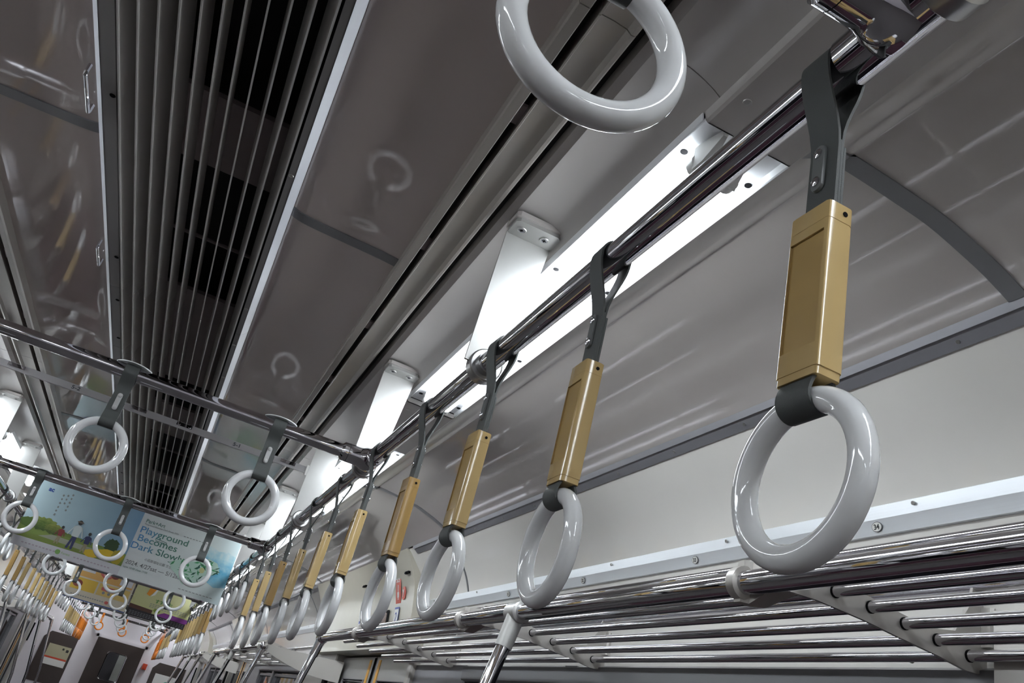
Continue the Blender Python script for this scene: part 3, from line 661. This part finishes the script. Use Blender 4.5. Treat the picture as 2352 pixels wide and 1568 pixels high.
for s in (1, -1):
    sd = SIDE[s]
    rack(.05, 3.95, s, [.10 if False else -.0 + .93, 2.07, 3.22], 'nearest steel pipe luggage rack on the %s wall' % sd, 'luggage racks')
    rack(5.80, 9.10, s, [5.85, 6.9, 7.95, 9.0], 'second steel pipe luggage rack on the %s wall, beyond the first door' % sd, 'luggage racks')
    rack(11.0, 14.3, s, [11.05, 12.1, 13.15, 14.2], 'farthest steel pipe luggage rack on the %s wall near the end wall' % sd, 'luggage racks')
    for i, (y, kind) in enumerate([(1.79, 'mid'), (3.95, 'end'), (5.80, 'end'), (7.50, 'mid'), (9.10, 'end'), (11.0, 'end'), (12.6, 'mid'), (14.3, 'end')]):
        t = thing('stanchion_pole', '%s leaning steel pole from the camera below the %s luggage rack' % (ordn(i), sd), 'pole', (s * X(.727), y, 0), 'poles under the luggage racks')
        x0 = X(.727); pts = [(x0, y, CZ + .304), (x0 - .012, y, CZ + .24), (x0 - .06, y, CZ), (x0 - .14, y, 1.1), (x0 - .20, y, .45), (x0 - .20, y, 0)]
        MB().tube(pts, .0160, 20).build('pipe', CHROME, t, s)
        m = MB().tube([(x0, y - .030, CZ + .304), (x0, y - .027, CZ + .304), (x0, y + .027, CZ + .304), (x0, y + .030, CZ + .304)], [.019, .0235, .0235, .019], 24)
        d = Vector((-.014, 0, -.075)); p = Vector((x0, y, CZ + .304)); m.tube([p, p + d * .3, p + d * 1.05], [.0215, .0200, .0190], 24)
        m.build('tee_joint', ALUW if kind == 'mid' else CHROME, t, s)
        if i in (2, 5):
            w_ = MB(); vs = []
            for f in [q / 8 for q in range(9)]:
                xx = x0 + (1.345 - x0) * f; yy = y - .66 * f ** 1.3; zt = 1.800 - .015 * f; zb = zt - .03 - .085 * math.sin(min(1, f * 1.15) * PI / 2)
                vs += [(xx, yy, zt), (xx, yy, zb), (xx, yy + .008, zb), (xx, yy + .008, zt)]
            fs = [(0, 1, 2, 3), (35, 34, 33, 32)]
            for j in range(8):
                for k in range(4): fs.append((4 * j + k, 4 * j + 4 + k, 4 * j + 4 + (k + 1) % 4, 4 * j + (k + 1) % 4))
            w_.add(vs, fs).build('wing_plate', LOWW, t, s)

# ------------------------------------------------------------------ poster hangers and posters
def hanger(y, idx):
    t = thing('poster_hanger', '%s long grey poster rail from the camera hanging across the ceiling' % ORD[idx], 'poster rail', (0, y, 2.22), 'poster rails')
    m = MB().box(-.545, .545, y - .003, y + .003, 2.203, 2.226).box(-.545, .545, y - .006, y - .003, 2.203, 2.207)
    m.build('rail', flat('hanger grey', (.42, .41, .42), .35), t)
    for x in (-.437, -.049, .104, .467):
        m = MB().box(x - .026, x + .026, y - .007, y - .003, 2.212, 2.224)
        c = m.build('clip', CHROME, t)
        for dx in (-.018, .018):
            MB().tube([(x + dx, y - .010, 2.219), (x + dx, y - .003, 2.219)], .0055, 10).build('clip_screw', CHROME, c)
    for x in (-.545, .545):
        MB().box(x - .012, x + .012, y - .007, y + .007, 2.196, 2.232).build('end_block', SOCK, t)
    return t
def hooks():
    for i, (a, b) in enumerate(((1.345, 1.465), (2.03, 2.14))):
        t = tag(MB().tube([(-.204, a, 2.342), (-.204, a, 2.326), (-.204, a + .004, 2.322), (-.204, b - .004, 2.322), (-.204, b, 2.326), (-.204, b, 2.342)], .0035, 10).build('ceiling_hook', CHROME, None, 1, loc=(-.204, a, 2.335)), '%s small steel loop on the ceiling left of the dark grille' % ('nearer' if i == 0 else 'farther'), 'hook', 'steel loops beside the grille')
hooks()
h1 = hanger(2.95, 0); 
FP = Matrix(((1, 0, 0), (0, 0, 1), (0, -1, 0)))
FRP = ((1, 0, 0), (0, 0, 1), (0, -1, 0))
h2 = hanger(4.78, 1); h4 = hanger(8.33, 2)
for x, w in ((-.253, '5-2'), (.284, '5-1')): text('lettering', w, .017, flat('rail ink', (.04, .05, .06)), h1, FRP, (x - .012, 2.9465, 2.2095), bold=.0003, xs=1.25)
INK = flat('ink', (.03, .03, .03)); INKG = flat('grey ink', (.25, .27, .28))
def bobj(x0, z0, y, poly, name, m, parent, lift):
    a = [(x0 + p[0], z0 + p[1]) for p in poly]
    mm = MB().prism(a, y - lift - .0004, y - lift); return mm.build(name, m, parent, smooth=False)
def blob(cx, cz, rx, rz, n=22, j=.12, seed=1):
    r = random.Random(seed); return [(cx + rx * (1 + r.uniform(-j, j)) * math.cos(2 * PI * k / n), cz + rz * (1 + r.uniform(-j, j)) * math.sin(2 * PI * k / n)) for k in range(n)]
def gradmat(name, axis, stops, scale=1.0, offset=0.0, rough=.4, noise=0.0):
    m = bpy.data.materials.new(name); m.use_nodes = True; nt = m.node_tree; b = nt.nodes['Principled BSDF']; b.inputs['Roughness'].default_value = rough
    tc = nt.nodes.new('ShaderNodeTexCoord'); sp = nt.nodes.new('ShaderNodeSeparateXYZ'); nt.links.new(tc.outputs['Generated'], sp.inputs[0])
    src = sp.outputs[axis]
    if noise:
        n = nt.nodes.new('ShaderNodeTexNoise'); n.inputs['Scale'].default_value = 7; n.inputs['Detail'].default_value = 6; nt.links.new(tc.outputs['Generated'], n.inputs['Vector'])
        ma = nt.nodes.new('ShaderNodeMath'); ma.operation = 'MULTIPLY_ADD'; nt.links.new(n.outputs['Fac'], ma.inputs[0]); ma.inputs[1].default_value = noise; nt.links.new(src, ma.inputs[2]); 
        ms = nt.nodes.new('ShaderNodeMath'); ms.operation = 'SUBTRACT'; nt.links.new(ma.outputs[0], ms.inputs[0]); ms.inputs[1].default_value = noise / 2; src = ms.outputs[0]
    cr = nt.nodes.new('ShaderNodeValToRGB'); nt.links.new(src, cr.inputs[0]); e = cr.color_ramp.elements
    e[0].position, e[0].color = stops[0][0], (*stops[0][1], 1); e[1].position, e[1].color = stops[-1][0], (*stops[-1][1], 1)
    for p, c in stops[1:-1]: q = e.new(p); q.color = (*c, 1)
    nt.links.new(cr.outputs[0], b.inputs['Base Color']); return m
PZ = 1.852
def sheetp(x0, w, y, h, mt, label, z0=PZ):
    o = MB().box(x0, x0 + w, y - .0006, y, z0, z0 + h).build('poster', mt, None, loc=(x0, y, z0), smooth=False); tag(o, label, 'poster', 'hanging posters'); return o
# poster 1: sky over a park
yA = 4.774; xA = -.492
SKY = gradmat('printed sky', 0, [(0, (.56, .74, .80)), (.35, (.42, .58, .65)), (.8, (.27, .42, .54)), (1, (.20, .36, .54))], noise=.1)
p = sheetp(xA, .515, yA, .362, SKY, 'sky blue poster of a parent walking with two children through a park')
bobj(xA, PZ, yA, [(0, 0), (.515, 0), (.515, .045), (0, .045)], 'print_strip', flat('poster strip', (.62, .62, .66)), p, .0012)
bobj(xA, PZ, yA, [(0, .045), (.515, .045), (.515, .105), (.30, .112), (.15, .125), (0, .120)], 'print_grass', gradmat('printed grass', 2, [(0, (.20, .26, .05)), (.5, (.24, .34, .07)), (1, (.12, .20, .04))], noise=.6), p, .0012)
bobj(xA, PZ, yA, [(.10, .07), (.40, .06), (.38, .085), (.16, .092)], 'print_path', flat('print path', (.38, .40, .30)), p, .0016)
bobj(xA, PZ, yA, blob(.10, .128, .070, .032, n=40, j=.16, seed=3), 'print_tree', gradmat('printed tree', 2, [(0, (.05, .10, .02)), (.5, (.12, .20, .03)), (1, (.30, .38, .08))], noise=.9), p, .0018)
bobj(xA, PZ, yA, blob(.155, .118, .045, .026, n=34, j=.18, seed=5), 'print_tree', gradmat('printed bush', 2, [(0, (.06, .10, .02)), (.5, (.17, .22, .04)), (1, (.34, .38, .08))], noise=.9), p, .0020)
bobj(xA, PZ, yA, blob(.03, .118, .035, .022, n=24, j=.18, seed=6), 'print_tree', flat('print tree', (.10, .18, .03)), p, .0019)
bobj(xA, PZ, yA, blob(.435, .125, .035, .032, n=30, j=.16, seed=8), 'print_tree', flat('print tree c', (.03, .07, .02)), p, .0020)
bobj(xA, PZ, yA, blob(.43, .075, .05, .028, seed=9), 'print_flowers', flat('print yellow', (.75, .52, .03)), p, .0022)
bobj(xA, PZ, yA, blob(.36, .062, .04, .018, seed=19), 'print_flowers', flat('print yellow', (.75, .52, .03)), p, .0022)
bobj(xA, PZ, yA, blob(.48, .080, .030, .034, seed=11), 'print_flowers', flat('print ochre', (.45, .36, .03)), p, .0024)
def figure(cx, z0, h, shirt, legs, hat=None):
    k = h; L = .0028
    bobj(xA, PZ, yA, [(cx - .10 * k, z0), (cx - .02 * k, z0 + .45 * k), (cx + .05 * k, z0 + .45 * k), (cx - .02 * k, z0)], 'print_leg', legs, p, L)
    bobj(xA, PZ, yA, [(cx + .06 * k, z0), (cx + .02 * k, z0 + .45 * k), (cx + .13 * k, z0 + .45 * k), (cx + .13 * k, z0)], 'print_leg', legs, p, L)
    bobj(xA, PZ, yA, [(cx - .07 * k, z0 + .43 * k), (cx + .16 * k, z0 + .43 * k), (cx + .19 * k, z0 + .78 * k), (cx + .04 * k, z0 + .84 * k), (cx - .10 * k, z0 + .78 * k)], 'print_shirt', shirt, p, L + .0003)
    bobj(xA, PZ, yA, [(cx - .10 * k, z0 + .76 * k), (cx - .06 * k, z0 + .78 * k), (cx - .20 * k, z0 + .45 * k), (cx - .24 * k, z0 + .47 * k)], 'print_arm', shirt, p, L + .0003)
    bobj(xA, PZ, yA, [(cx + .15 * k, z0 + .78 * k), (cx + .20 * k, z0 + .76 * k), (cx + .30 * k, z0 + .47 * k), (cx + .26 * k, z0 + .45 * k)], 'print_arm', shirt, p, L + .0003)
    bobj(xA, PZ, yA, blob(cx + .04 * k, z0 + .93 * k, .075 * k, .085 * k, j=.03), 'print_head', INK, p, L + .0005)
    if hat: bobj(xA, PZ, yA, blob(cx + .04 * k, z0 + .95 * k, .11 * k, .030 * k, j=.02), 'print_hat', hat, p, L + .0008)
figure(.186, .058, .088, flat('print red shirt', (.28, .05, .05)), flat('print tan', (.35, .30, .18)))
figure(.249, .052, .142, flat('print pale shirt', (.66, .74, .74)), flat('print navy', (.04, .05, .14)), flat('print straw', (.16, .13, .10)))
figure(.314, .052, .100, flat('print navy', (.04, .05, .14)), flat('print tan', (.35, .30, .18)))
text('print_logo', 'ac', .030, flat('print blue', (.02, .07, .35)), p, FRP, (xA + .050, yA - .0012, PZ + .286), bold=.001)
for cx, cz, n in ((.165, .30, 5), (.125, .285, 6), (.145, .29, 3)):
    for q in range(n):
        bobj(xA, PZ, yA, blob(cx, cz - q * .020, .0045, .006, n=7, j=.3, seed=q), 'print_glyph', INKG, p, .0012)
for q in range(26):
    bobj(xA, PZ, yA, [(.045 + q * .0165, .018), (.055 + q * .0165, .018), (.055 + q * .0165, .024), (.045 + q * .0165, .024)], 'print_glyph', flat('strip ink', (.45, .38, .45)), p, .0016) if q not in (10, 11, 12, 13, 14) else None
bobj(xA, PZ, yA, blob(.215, .024, .012, .012, j=.05), 'print_emblem', flat('print leaf', (.22, .42, .12)), p, .0018)
text('print_word', 'Forest', .016, flat('print leaf', (.22, .42, .12)), p, FRP, (xA + .232, yA - .0014, PZ + .019))
# poster 2: white art poster
xB = xA + .515; yB = yA + .002
WP = gradmat('poster paper', 0, [(0, (.72, .76, .77)), (.7, (.72, .79, .78)), (1, (.66, .80, .82))])
p = sheetp(xB, .515, yB, .362, WP, 'white poster with blue and green handwritten words and a painted green shape')
HAND = gradmat('printed handwriting', 0, [(0, (.10, .30, .62)), (.42, (.12, .33, .50)), (.55, (.10, .28, .25)), (1, (.09, .24, .18))])
for i, (w, x) in enumerate((('Playground', .040), ('Becomes', .044), ('Dark Slowly', .026))):
    text('print_word', w, .046, HAND, p, FRP, (xB + x - .028, yB - .0012, PZ + .230 - i * .042), bold=.0004, xs=1.22)
text('print_word', 'Park+Art', .026, flat('print green ink', (.10, .22, .18)), p, FRP, (xB + .022, yB - .0012, PZ + .284), bold=.0002)
text('print_word', 'Playground Becomes Dark Slowly 2024', .011, INKG, p, FRP, (xB + .022, yB - .0012, PZ + .272))
for q in range(8): bobj(xB, PZ, yB, [(.225 + q * .016, .273), (.235 + q * .016, .273), (.235 + q * .016, .276), (.225 + q * .016, .276)], 'print_line', INKG, p, .0010)
def edges(pts, w): 
    a = Vector(pts[0]); b = Vector(pts[1]); d = (b - a).normalized(); n = Vector((-d.y, d.x)) * w / 2; return [tuple(a - n), tuple(b - n), tuple(b + n), tuple(a + n)]
for k, (q0, q1) in enumerate([((.100, .222), (.158, .217)), ((.158, .217), (.162, .210)), ((.162, .210), (.105, .213)), ((.105, .213), (.100, .222)), ((.200, .132), (.245, .128)), ((.245, .128), (.33, .140))]):
    bobj(xB, PZ, yB, edges((q0, q1), .0028), 'print_stroke', flat('print green ink', (.10, .22, .18)), p, .0013)
BLUEW = gradmat('printed watercolour', 2, [(0, (.30, .60, .74)), (.4, (.12, .46, .68)), (.75, (.42, .68, .76)), (1, (.66, .79, .81))], noise=.8)
bobj(xB, PZ, yB, [(.515, .09), (.46, .075), (.40, .10), (.42, .15), (.36, .17), (.33, .21), (.37, .235), (.33, .262), (.38, .268), (.42, .255), (.47, .265), (.515, .25)], 'print_wash', BLUEW, p, .0012)
G1, G2, G3 = flat('print dark green', (.02, .11, .07)), flat('print green', (.06, .33, .13)), flat('print pale mint', (.50, .70, .60))
rr = random.Random(5)
outline = [(.462 - (.455 - a_) * 1.28, b_) for a_, b_ in [(.255, .135), (.29, .160), (.345, .170), (.40, .205), (.435, .195), (.455, .155), (.435, .135), (.40, .115), (.375, .060), (.335, .048), (.30, .085), (.272, .105)]]
bobj(xB, PZ, yB, outline, 'print_shape', G3, p, .0016)
def inside(x, y):
    c = False; n = len(outline)
    for i in range(n):
        (x1, y1), (x2, y2) = outline[i], outline[(i + 1) % n]
        if (y1 > y) != (y2 > y) and x < (x2 - x1) * (y - y1) / (y2 - y1) + x1: c = not c
    return c
cnt = 0
while cnt < 46:
    x, y = rr.uniform(.20, .465), rr.uniform(.05, .205)
    if not inside(x, y): continue
    a = rr.uniform(0, PI); L = rr.uniform(.008, .020); w = rr.uniform(.002, .0055)
    d = Vector((math.cos(a), math.sin(a))); n = Vector((-d.y, d.x)); c0 = Vector((x, y))
    bobj(xB, PZ, yB, [tuple(c0 - d * L), tuple(c0 + n * w), tuple(c0 + d * L), tuple(c0 - n * w)], 'print_facet', (G1 if x > .33 and cnt % 2 else G2), p, .0020 + cnt * .00002); cnt += 1
bobj(xB, PZ, yB, blob(.375, .14, .013, .015), 'print_facet', flat('print pale yellow', (.60, .62, .30)), p, .0030)
text('print_word', '2024. 4/27sat — 5/12sun', .029, INKG, p, FRP, (xB + .010, yB - .0012, PZ + .066), bold=.0003)
text('print_word', '小田原城址公園 芝生広場', .015, INKG, p, FRP, (xB + .09, yB - .0012, PZ + .104))
text('print_word', 'open 10:00 close 17:00', .013, flat('print green ink', (.10, .22, .18)), p, FRP, (xB + .008, yB - .0012, PZ + .046))
for q in range(10): bobj(xB, PZ, yB, [(.30 + q * .018, .022), (.312 + q * .018, .022), (.312 + q * .018, .025), (.30 + q * .018, .025)], 'print_line', INKG, p, .0010)
for (x0, yy, lab) in ((xA, yA, 'left'), (xB, yB, 'right')): pass
# posters 3 and 4 on the farther rail
yC = 8.324; xC = -.470
OR = gradmat('printed orange', 2, [(0, (.72, .40, .12)), (1, (.70, .50, .16))])
p = sheetp(xC, .515, yC, .362, flat('poster cream', (.62, .56, .45)), 'orange and white poster with a pink train and a stroller, beyond the sky poster')
bobj(xC, PZ, yC, [(.02, .19), (.50, .19), (.50, .355), (.02, .355)], 'print_field', OR, p, .0010)
bobj(xC, PZ, yC, [(.02, .08), (.225, .08), (.225, .178), (.02, .178)], 'print_field', flat('print amber', (.70, .46, .06)), p, .0010)
bobj(xC, PZ, yC, [(.240, .08), (.50, .08), (.50, .178), (.240, .178)], 'print_field', flat('print amber b', (.70, .50, .16)), p, .0010)
bobj(xC, PZ, yC, [(.03, .235), (.17, .235), (.17, .325), (.03, .325)], 'print_card', flat('print grey card', (.62, .62, .66)), p, .0014)
bobj(xC, PZ, yC, [(.39, .205), (.495, .205), (.495, .275), (.39, .275)], 'print_card', flat('print grey card', (.62, .62, .66)), p, .0014)
bobj(xC, PZ, yC, blob(.265, .265, .055, .045, seed=2, j=.05), 'print_picture', flat('print coral', (.62, .14, .12)), p, .0016)
bobj(xC, PZ, yC, blob(.335, .27, .035, .035, seed=12, j=.05), 'print_picture', flat('print brown', (.25, .06, .04)), p, .0018)
bobj(xC, PZ, yC, blob(.27, .255, .030, .025, seed=13, j=.05), 'print_picture', flat('print pinkish', (.68, .42, .36)), p, .0020)
bobj(xC, PZ, yC, blob(.07, .130, .040, .030, seed=21, j=.05), 'print_picture', flat('print brown', (.25, .06, .04)), p, .0016)
bobj(xC, PZ, yC, [(.27, .125), (.37, .120), (.385, .14), (.37, .160), (.28, .160), (.265, .145)], 'print_train', flat('print coral', (.62, .14, .12)), p, .0016)
bobj(xC, PZ, yC, [(.285, .142), (.365, .140), (.365, .152), (.285, .153)], 'print_train_window', flat('print navy', (.04, .05, .14)), p, .0020)
for q in (.295, .340): bobj(xC, PZ, yC, blob(q, .108, .012, .012, j=.04), 'print_wheel', INKG, p, .0018)
bobj(xC, PZ, yC, [(.0, .0), (.515, 0), (.515, .008), (0, .008)], 'print_line', flat('print navy line', (.05, .10, .30)), p, .0012)
bobj(xC, PZ, yC, blob(.35, .038, .016, .014), 'print_picture', flat('print coral', (.62, .14, .12)), p, .0014)
for q in range(14): bobj(xC, PZ, yC, [(.05 + q * .02, .034), (.063 + q * .02, .034), (.063 + q * .02, .042), (.05 + q * .02, .042)], 'print_glyph', INKG, p, .0012)
xD = xC + .53
p = sheetp(xD, .515, yC, .362, gradmat('printed pale green', 2, [(0, (.50, .52, .22)), (.5, (.58, .58, .30)), (1, (.60, .60, .34))]), 'pale green poster with an orange bird shape over a black footer, beyond the white poster')
bobj(xD, PZ, yC, [(0, 0), (.515, 0), (.515, .050), (0, .062)], 'print_footer', flat('print black', (.02, .015, .02)), p, .0010)
bobj(xD, PZ, yC, [(.0, .062), (.20, .056), (.20, .085), (0, .095)], 'print_band', flat('print dark brown', (.09, .035, .02)), p, .0012)
bobj(xD, PZ, yC, [(.23, .052), (.515, .046), (.515, .085), (.30, .09)], 'print_band', flat('print violet', (.20, .03, .24)), p, .0012)
bobj(xD, PZ, yC, blob(.235, .088, .03, .018), 'print_picture', flat('print moss', (.22, .30, .04)), p, .0016)
bobj(xD, PZ, yC, [(.10, .20), (.13, .19), (.16, .24), (.185, .30), (.15, .33), (.12, .30), (.11, .25)], 'print_bird', flat('print bright orange', (.78, .30, .02)), p, .0014)
bobj(xD, PZ, yC, [(.14, .19), (.17, .21), (.185, .265), (.165, .25)], 'print_bird', WHITEP, p, .0016)
for cx, a0 in ((.225, 1), (.33, -1)):
    for q in range(5):
        u0, u1 = math.radians(50 + q * 16), math.radians(66 + q * 16)
        bobj(xD, PZ, yC, edges(((cx + .05 * math.cos(u0) * -a0, .20 + .09 * math.sin(u0)), (cx + .05 * math.cos(u1) * -a0, .20 + .09 * math.sin(u1))), .008), 'print_leaf', flat('print fresh green', (.10, .34, .04)), p, .0014)
text('print_word', 'すすい七', .038, flat('print deep green', (.05, .22, .04)), p, FRP, (xD + .19, yC - .0012, PZ + .150), bold=.0008)
for r_ in range(3):
    for q in range(15): bobj(xD, PZ, yC, [(.16 + q * .022, .105 + r_ * .013), (.176 + q * .022, .105 + r_ * .013), (.176 + q * .022, .110 + r_ * .013), (.16 + q * .022, .110 + r_ * .013)], 'print_glyph', INKG, p, .0012)
for r_ in range(3):
    for q in range(20): bobj(xD, PZ, yC, [(.02 + q * .024, .012 + r_ * .012), (.037 + q * .024, .012 + r_ * .012), (.037 + q * .024, .015 + r_ * .012), (.02 + q * .024, .015 + r_ * .012)], 'print_glyph', INKG, p, .0014)

# ------------------------------------------------------------------ end walls
E_ = MB().box(-1.40, 1.40, Y1 - .02, Y1 + .04, 0, 2.55).build('wall_far', ENDW, None); struct(E_, 'white end wall of the carriage')
DX0, DX1 = -.334, .416
D = MB().box(DX0, DX1, Y1 - .06, Y1 - .02, 0, 1.755).build('door_9', BROWN, None); struct(D, 'dark brown end door with a rounded window')
MB().box(DX0 - .04, DX0, Y1 - .05, Y1 - .02, 0, 1.80).box(DX1, DX1 + .04, Y1 - .05, Y1 - .02, 0, 1.80).box(DX0 - .04, DX1 + .04, Y1 - .05, Y1 - .02, 1.757, 1.80).build('door_frame', ENDW, D)
m = MB(); w0, w1, z0, z1 = -.10, .20, 1.16, 1.585; r = .04
pts = []
for (cx, cz, a0) in ((w1 - r, z1 - r, 0), (w0 + r, z1 - r, 90), (w0 + r, z0 + r, 180), (w1 - r, z0 + r, 270)):
    for j in range(5): a = math.radians(a0 + j * 22.5); pts.append((cx + r * math.cos(a), Y1 - .062, cz + r * math.sin(a)))
MB().tube(pts + [pts[0]], .010, 10).build('window_rim', CHROME, D)
MB().prism([(p_[0], p_[2]) for p_ in pts], Y1 - .066, Y1 - .061).build('pane', GLASSD, D)
MB().box(.08, .19, Y1 - .069, Y1 - .0665, 1.18, 1.575).build('gangway_panel', flat('gangway grey', (.30, .32, .30)), D)
for (x0, x1, zt, nm) in ((-1.10, -.60, 1.655, 'left'), (.64, 1.16, 1.625, 'right')):
    o = MB().prism([(x0, .9), (x1, .9), (x1, zt), (x0 + .08, zt), (x0, zt - .10)], Y1 - .035, Y1 - .02).build('panel', BROWN, E_)
o = MB().box(-.975, -.635, Y1 - .040, Y1 - .036, 1.171, 1.48).build('notice_poster', flat('notice cream', (.45, .42, .28)), None, loc=(-.8, Y1 - .04, 1.3)); tag(o, 'cream notice with a red stripe on the brown panel left of the end door', 'poster')
MB().box(-.972, -.638, Y1 - .042, Y1 - .0405, 1.27, 1.295).build('print_stripe', REDP, o); MB().box(-.972, -.638, Y1 - .042, Y1 - .0405, 1.173, 1.268).build('print_field', WHITEP, o)
MB().box(-.70, -.66, Y1 - .042, Y1 - .0405, 1.40, 1.44).box(-.76, -.73, Y1 - .042, Y1 - .0405, 1.42, 1.45).build('print_picture', INK, o)
o = MB().box(.72, 1.06, Y1 - .040, Y1 - .036, 1.10, 1.46).build('notice_poster', WHITEP, None, loc=(.9, Y1 - .04, 1.3)); tag(o, 'white notice with a green ring emblem right of the end door', 'poster')
m = MB().torus((.94, Y1 - .042, 1.31), .05, .012, 28, 6, 'xz'); m.build('emblem', flat('print teal', (.04, .30, .22)), o)
o = MB().box(.48, .55, Y1 - .12, Y1 - .03, 1.46, 1.55).cbox(.495, .535, Y1 - .13, Y1 - .12, 1.475, 1.535, .006, 'y').build('alarm_box', REDP, None, loc=(.515, Y1 - .08, 1.5)); tag(o, 'small red box on the white end wall right of the end door', 'alarm box')
B_ = MB().box(-1.40, 1.40, Y0 - .04, Y0, 0, 2.55).build('wall_near', ENDW, None); struct(B_, 'end wall behind the camera')

# ------------------------------------------------------------------ benches under the windows
for s in (1, -1):
    for zi, (a, b) in enumerate(SEATZ):
        if a < -1: continue
        t = thing('bench_seat', '%s long dark red bench from the camera along the %s wall' % (ORD[zi - 1], SIDE[s]), 'bench', (s * 1.1, a, 0), 'benches along the walls')
        MB().cbox(.82, 1.34, a + .2, b - .2, .36, .45, .02, 'y').build('seat', SEATM, t, s)
        MB().cbox(1.26, 1.345, a + .2, b - .2, .45, .84, .02, 'y').build('backrest', SEATM, t, s)
        MB().box(.90, 1.34, a + .2, b - .2, 0.0, .36).build('base', LOWW, t, s)
